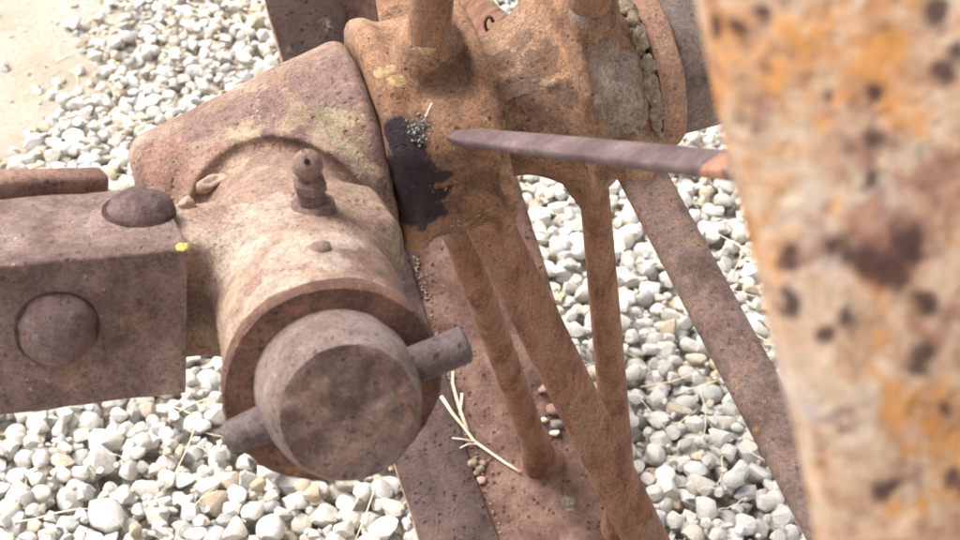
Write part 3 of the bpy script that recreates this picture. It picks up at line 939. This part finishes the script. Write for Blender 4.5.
# bits caught at the joint
vv = ICO2[0].copy()
a_, b_ = hit(kb, 200, 190)[0], hit(kb, 218, 182)[0]
mid = (a_ + b_) / 2 + np.array([0, 0, 0.001])
dx = unit(b_ - a_)
def clod(name, c, axis, L, r, mat, parent, seed, tri=ICO2):
    x = tri[0]
    e = unit(np.cross(axis, [0.1, 0.3, 1])); g = np.cross(axis, e)
    q = x[:, :1] * axis * L + x[:, 1:2] * e * r + x[:, 2:] * g * r
    q = q * (1 + 0.4 * vnoise(x + seed, 1.9, seed) + 0.22 * vnoise(x + seed, 4.5, seed + 1))[:, None]
    return mesh_obj(name, q + c, tri[1], mat, parent)
MBARK = plain('grey_dry_crust', (150, 124, 112), (190, 168, 150), 260, bumpd=0.0012)
tag(clod('dirt_crust', mid - dx * 0.001, dx, 0.0075, 0.0024, MBARK, None, 17, ICO3), 'grey crumbly dirt crust lodged between beam end and housing', 'dirt')
l, nn = hit(kb, 186, 206)
if l is None: l = U(186, 206, 0.54)
tag(clod('dirt_crust', l, unit(BN), 0.0022, 0.0030, MBARK, None, 6, ICO3), 'small dark dirt lump in the gap below the grey crust', 'dirt')
l, nn = hit(bb, 182, 247)
if l is None: l = U(182, 247, 0.519)
tag(clod('lichen_patch', l, unit(BT), 0.0009, 0.0021, MYEL, None, 8, ICO3), 'tiny bright yellow lichen on the corner of the beam end', 'lichen')

# lichen tuft and a straw sliver on the hub
lc, ln_ = hit(hub_bvh, 419, 130)
allv, allf = [], []
for i in range(90):
    o_ = np.array([random.gauss(0, 1), random.gauss(0, 1), random.gauss(0, 1)]) * 0.0022
    o_ = o_ - (o_ @ ln_) * ln_ * 0.6 + ln_ * random.uniform(0, 0.0014)
    s_ = random.uniform(0.0003, 0.0007)
    q = ICO1[0] * s_ * (1 + 0.7 * vnoise(ICO1[0] + i, 2.5, i))[:, None] + lc + o_
    allf += [tuple(x + len(allv) for x in t) for t in ICO1[1]]
    allv += [tuple(x) for x in q]
tag(mesh_obj('lichen_tuft', allv, allf, MLICH), 'blue-grey crumbly lichen tuft on the hub above the black grease', 'lichen')
a_ = lc + ln_ * 0.002 + (U(424, 122, .6) - U(419, 130, .6)); b_ = a_ + (U(432, 106, .6) - U(424, 122, .6)) * 1.0 + ln_ * 0.002
v, f = sweep(line(a_, b_, 4), [0.0007] * 4, [0.0005] * 4, ln_, 6)
tag(mesh_obj('straw_sliver', v, f, MSTRAW), 'short pale straw sliver stuck in the lichen on the hub', 'straw')
# hanging wire link behind the hub
cw = U(489, 24, 0.70)
tt = np.linspace(0.3, 5.2, 16)
pts = np.array([cw + np.array([math.cos(t) * 0.0017, 0, math.sin(t) * 0.0034]) for t in tt])
v, f = sweep(pts, [0.0016] * 16, [0.0016] * 16, [0, 1, 0], 8)
tag(mesh_obj('wire_loop', v, f, MWASH), 'small bent rusty wire loop hooked on the far hub boss', 'wire')

# pebbles, grit and a dry twig lying in the rim
def rimhit(px, py):
    return hit(rim_bvh, px, py)
for px, py, r, lab in ((545, 391, 8.5, 'flat brownish pebble lying in the rim beside the round spoke'), (551, 410, 10, 'broad rusty brown pebble lying in the rim between the spokes'),
                       (555, 425, 8, 'dark grey pebble lying in the rim above the cream one'), (555, 434, 6.5, 'small cream pebble lying in the rim between the spokes'),
                       (543, 421, 4.5, 'tiny white pebble lying in the rim beside the dark grey one'), (481, 481, 6, 'small pinkish pebble lying in the rim gutter beside the wing')):
    l, nn = rimhit(px, py)
    s_ = r * 1.02 / FPX
    vv = ICO2[0].copy()
    for k in range(8):
        d_ = unit(rng.normal(size=3)); vv = vv - np.outer(np.maximum(vv @ d_ - random.uniform(0.5, 0.85), 0), d_)
    vv = vv * np.array([1.1, 0.9, 0.5]) * s_ * (1 + 0.25 * vnoise(ICO2[0] + px, 1.6, 4) + 0.1 * vnoise(ICO2[0] + px, 4.0, 5))[:, None]
    colr = {545: ((140, 112, 104), (166, 140, 130)), 551: ((128, 96, 88), (150, 118, 108)), 481: ((168, 132, 116), (190, 156, 138))}.get(px, ((118, 104, 100), (140, 126, 120)) if px == 555 and py == 425 else ((200, 184, 150), (224, 212, 184)))
    tag(mesh_obj('pebble', vv + l + nn * s_ * 0.45, ICO2[1], plain('pebble_stone', *colr, 300)), lab, 'pebble')
for px, py, r in ((472, 465, 6.5), (480, 470, 5), (476, 474, 4), (483, 464, 4.5)):
    l, nn = rimhit(px, py)
    tag(clod('mud_crumb', l + nn * 0.0012, unit(A), r / FPX, r / FPX * 0.8, MCLOD, None, px), {6.5: 'largest grey-brown mud crumb of the small heap in the rim', 5: 'middling mud crumb next to the largest in the rim heap', 4: 'smallest mud crumb at the foot of the rim heap', 4.5: 'mud crumb on the spoke side of the rim heap'}[r], 'mud', 'mud crumbs heaped in the rim gutter')
def straw_path(pix, lift):
    out = []
    for (px, py) in pix:
        l, nn = rimhit(px, py)
        out.append(l + nn * lift)
    return np.array(out)
tw = thing('dry_twig', 'forked dry cream straw stalk lying across the inside of the rim', 'straw', rimhit(470, 440)[0])
for pix, w0, w1 in (([(441, 397), (452, 414), (463, 428), (474, 442), (490, 453), (506, 464), (521, 473)], 3.4, 2.2), ([(453, 372), (452, 384), (456, 400), (461, 415), (468, 432)], 2.2, 3.4),
                    ([(462, 394), (461, 406), (459, 416)], 2.6, 1.8), ([(452, 439), (462, 440), (476, 443)], 1.0, 1.8), ([(460, 449), (468, 445), (478, 445)], 1.0, 1.8)):
    pts = straw_path(pix, 0.0022)
    k = np.linspace(0, 1, len(pts))
    wd = (w0 + (w1 - w0) * k) * 0.95 / FPX
    v, f = sweep(pts, wd * 1.15, wd * 0.4, [0, -0.5, 0.8], 8, 2, True, 0.0002, 5)
    mesh_obj('stalk', v, f, MSTRAW, tw)
# line of grit along the edge of the wing
allv, allf = [], []
for i in range(420):
    t = random.uniform(-145, -100)
    a_ = -0.0175 + abs(random.gauss(0, 0.0016))
    s_ = random.uniform(0.0004, 0.0011)
    if i % 3 == 0: a_ = random.uniform(-0.016, 0.012)
    if i % 7 == 0: a_, t = random.gauss(0.046, 0.005), random.gauss(-121, 4)
    c = P(a_, 0.4283 - s_ * 0.5, t)
    q = ICO1[0] * s_ * (1 + 0.4 * vnoise(ICO1[0] + i, 2.2, i))[:, None] + c
    allf += [tuple(x + len(allv) for x in tr) for tr in ICO1[1]]
    allv += [tuple(x) for x in q]
gr = mesh_obj('grit', allv, allf, MCLOD)
gr['kind'] = 'stuff'; gr['label'] = 'fine pale grit gathered along the step inside the rim'; gr['category'] = 'grit'

# ------------------------------------------------------------------ gravel
def stone_shapes(n, tri, sharp):
    "cobbles with flats knocked off; vertices are split along the sharp arrises"
    out = []
    for i in range(n):
        v = tri[0].copy()
        for k in range(random.randint(6, 11)):
            d = unit(rng.normal(size=3)); c = random.uniform(0.46, 0.85)
            v = v - np.outer(np.maximum(v @ d - c, 0), d)
        v = v - (v.max(0) + v.min(0)) / 2
        v = v / np.abs(v).max() * np.array([1.0, random.uniform(0.72, 1.0), random.uniform(0.55, 0.82)])
        v = v * (1 + 0.035 * vnoise(v + i * 5.7, 2.6, i))[:, None]
        bm = bmesh.new()
        bv = [bm.verts.new(x) for x in v]
        for t in tri[1]: bm.faces.new([bv[int(q)] for q in t])
        bm.normal_update()
        es = [e for e in bm.edges if len(e.link_faces) == 2 and e.calc_face_angle(0) > math.radians(sharp)]
        bmesh.ops.split_edges(bm, edges=es)
        bm.verts.index_update()
        out.append((np.array([q.co[:] for q in bm.verts]), np.array([[q.index for q in t.verts] for t in bm.faces])))
        bm.free()
    return out
SH1 = stone_shapes(28, ICO2, 36)       # seen close
SH0 = stone_shapes(14, ICO1, 34)       # far and buried
gx0, gx1, gy0, gy1, gs = -1.2, 1.2, 0.2, 2.2, 0.003
nx, ny = int((gx1 - gx0) / gs), int((gy1 - gy0) / gs)
XX, YY = np.meshgrid(gx0 + gs * (np.arange(nx) + .5), gy0 + gs * (np.arange(ny) + .5), indexing='ij')
HM = gz(XX, YY) + 0.011 * dirt_amount(XX, YY)
stones = []
def drop(count, smin_, smax_, region, limit, seed, bare=1.35):
    r_ = np.random.default_rng(seed)
    x = r_.uniform(region[0], region[1], count); y = r_.uniform(region[2], region[3], count)
    s = smin_ + (smax_ - smin_) * r_.random(count) ** 1.8
    s = s * np.clip(0.87 - 0.26 * (y - 0.85), 0.58, 0.9)
    dm = dirt_amount(x, y)
    keep = r_.random(count) > dm * bare if bare > 0 else (dm > 0.02)
    for i in np.nonzero(keep)[0]:
        rr = s[i] * 0.62
        i0, i1 = int((x[i] - rr - gx0) / gs), int((x[i] + rr - gx0) / gs) + 1
        j0, j1 = int((y[i] - rr - gy0) / gs), int((y[i] + rr - gy0) / gs) + 1
        if i0 < 0 or j0 < 0 or i1 >= nx or j1 >= ny:
            continue
        px, py = XX[i0:i1, j0:j1] - x[i], YY[i0:i1, j0:j1] - y[i]
        q = (px * px + py * py) / (rr * rr)
        mk = q < 1
        if not mk.any(): continue
        hloc = HM[i0:i1, j0:j1]
        base = np.quantile(hloc[mk], 0.55)
        zc = base + s[i] * 0.30
        if zc + s[i] * 0.3 > limit + GZ - 0.004 * dm[i]:
            continue
        dome = zc + s[i] * 0.36 * np.sqrt(np.clip(1 - q, 0, 1))
        HM[i0:i1, j0:j1] = np.where(mk, np.maximum(hloc, dome), hloc)
        stones.append((x[i], y[i], zc, s[i]))
near = (-0.62, 0.62, 0.62, 1.72)
drop(6500, 0.012, 0.020, near, 0.021, 1)
drop(13000, 0.011, 0.021, near, 0.026, 2)
drop(5500, 0.012, 0.024, near, 0.029, 3)
drop(14000, 0.004, 0.011, near, 0.025, 4)
drop(3000, 0.002, 0.007, (-0.6, 0.0, 1.05, 1.7), 0.030, 6, -1)
drop(420, 0.007, 0.013, (-0.6, 0.0, 1.05, 1.7), 0.030, 7, -1)
nn_near = len(stones)
drop(30000, 0.011, 0.024, (gx0 + .02, gx1 - .02, gy0 + .02, gy1 - .02), 0.024, 5)
S_ = np.array(stones)
# keep clear of the rim, which presses into the gravel
t_, r_a, th_ = axial(S_[:, :3])
inside = (np.abs(t_ - 0.0025) < 0.0695 + S_[:, 3] * 0.4) & (np.abs(r_a - 0.428) < 0.004 + S_[:, 3] * 0.35)
over = (np.abs(t_ - 0.0025) < 0.0695 + S_[:, 3] * 0.3) & (r_a < 0.428)
S_ = S_[~(inside | over)]
# the 300 stones that show largest
obs = []
for o in bpy.data.objects:
    if o.type == 'MESH' and o.name.split('.')[0] in ('hub', 'rim', 'spoke', 'knuckle_body', 'bar', 'washer', 'shaft', 'end_face', 'cross_pin', 'hub_ring', 'hub_cap', 'iron_strip'):
        obs.append(bvh_of(o))
px, py, zz = proj(S_[:, :3] + np.array([0, 0, 0.004]))
size = S_[:, 3] / zz * FPX
inframe = (px > 4) & (px < 956) & (py > 4) & (py < 536)
ii = ((S_[:, 0] - gx0) / gs).astype(int).clip(0, nx - 1); jj = ((S_[:, 1] - gy0) / gs).astype(int).clip(0, ny - 1)
ontop = S_[:, 2] + S_[:, 3] * 0.36 > HM[ii, jj] - 0.002
cand = [k for k in np.argsort(-size) if inframe[k] and ontop[k]]
chosen = []
for k in cand:
    c = Vector(S_[k, :3]) + Vector((0, 0, S_[k, 3] * 0.25))
    d = c - Vector(CP); L = d.length
    if any(b.ray_cast(Vector(CP), d.normalized(), L)[0] is not None for b in obs):
        continue
    chosen.append(k)
    if len(chosen) == 300: break
chs = set(chosen)
bases = []
for v, tri_ in SH1:
    me = bpy.data.meshes.new('stone')
    me.from_pydata([tuple(x * 0.01) for x in v], [], [tuple(int(i) for i in t) for t in tri_])
    me.polygons.foreach_set('use_smooth', [True] * len(me.polygons))
    me.materials.append(MSTONE); me.update()
    bases.append(me)
def rot3(seed):
    r_ = random.Random(seed)
    return (r_.gauss(0, 0.28), r_.gauss(0, 0.28), r_.uniform(0, 6.283))
for k in chosen:
    o = bpy.data.objects.new('stone', bases[int(k) % len(bases)])
    COL.objects.link(o)
    o.parent = ground
    o.location = S_[k, :3]
    o.rotation_euler = rot3(int(k))
    o.scale = [S_[k, 3] * 62] * 3
from mathutils import Euler
def fast_mesh(name, V_, F_, mat, tone):
    me = bpy.data.meshes.new(name)
    me.vertices.add(len(V_)); me.vertices.foreach_set('co', V_.astype(np.float32).ravel())
    nf = len(F_)
    me.loops.add(nf * 3); me.loops.foreach_set('vertex_index', F_.astype(np.int32).ravel())
    me.polygons.add(nf)
    me.polygons.foreach_set('loop_start', np.arange(0, nf * 3, 3, dtype=np.int32))
    me.polygons.foreach_set('use_smooth', np.ones(nf, bool))
    at = me.attributes.new('tone', 'FLOAT', 'POINT'); at.data.foreach_set('value', tone.astype(np.float32))
    me.materials.append(mat)
    me.update(); me.validate()
    o = bpy.data.objects.new(name, me); COL.objects.link(o)
    return o
VV, FF, TT = [], [], []
off = 0
for k in range(len(S_)):
    if k in chs: continue
    x, y, z, s = S_[k]
    close = inframe[k] and ontop[k] and s > 0.008
    sh, tri = SH1[k % len(SH1)] if close else SH0[k % len(SH0)]
    R3 = np.array(Euler(rot3(k)).to_matrix())
    VV.append(sh @ R3.T * s * 0.62 + np.array([x, y, z])); FF.append(tri + off); off += len(sh)
    TT.append(np.full(len(sh), random.random() if not (s < 0.008 and dirt_amount(np.array([x]), np.array([y]))[0] > 0.02) else random.uniform(0.9, 1.0)))
gf = fast_mesh('gravel', np.concatenate(VV), np.concatenate(FF), MSTONE_S, np.concatenate(TT))
gf['kind'] = 'stuff'; gf['label'] = 'pale crushed limestone gravel covering the ground'; gf['category'] = 'gravel'

# dry straw scattered between the stones
sv, sf = [], []
for i in range(700):
    x, y = random.uniform(-0.6, 0.6), random.uniform(0.68, 1.65)
    L = random.uniform(0.012, 0.06); a_ = random.uniform(0, 6.28); bend = random.gauss(0, 0.5)
    pts = []
    for k in range(5):
        u = k / 4 - 0.5
        aa = a_ + bend * u
        xx, yy = x + math.cos(aa) * L * u, y + math.sin(aa) * L * u
        ii_ = min(max(int((xx - gx0) / gs), 0), nx - 1); jj_ = min(max(int((yy - gy0) / gs), 0), ny - 1)
        pts.append([xx, yy, HM[ii_, jj_]])
    pts = np.array(pts)
    z = np.maximum(pts[:, 2], np.linspace(pts[0, 2], pts[-1, 2], 5))
    pts[:, 2] = z.mean() * 0.5 + z * 0.5 + 0.0012
    t0, r0, _ = axial(pts)
    if ((np.abs(t0) < 0.08) & (r0 < 0.445)).any(): continue
    wd = np.full(5, random.uniform(0.0006, 0.0014)); wd[-1] *= 0.5
    v, f = sweep(pts, wd, wd * 0.6, [0, 0, 1], 5, 2)
    sf += [tuple(q + len(sv) for q in t) for t in f]; sv += [tuple(q) for q in v]
st = mesh_obj('dry_straw', sv, sf, MSTRAW)
st['kind'] = 'stuff'; st['label'] = 'bits of dry straw scattered over the gravel'; st['category'] = 'straw'
print('stones', len(S_), 'individual', len(chosen), 'gravel tris', sum(len(x) for x in FF))
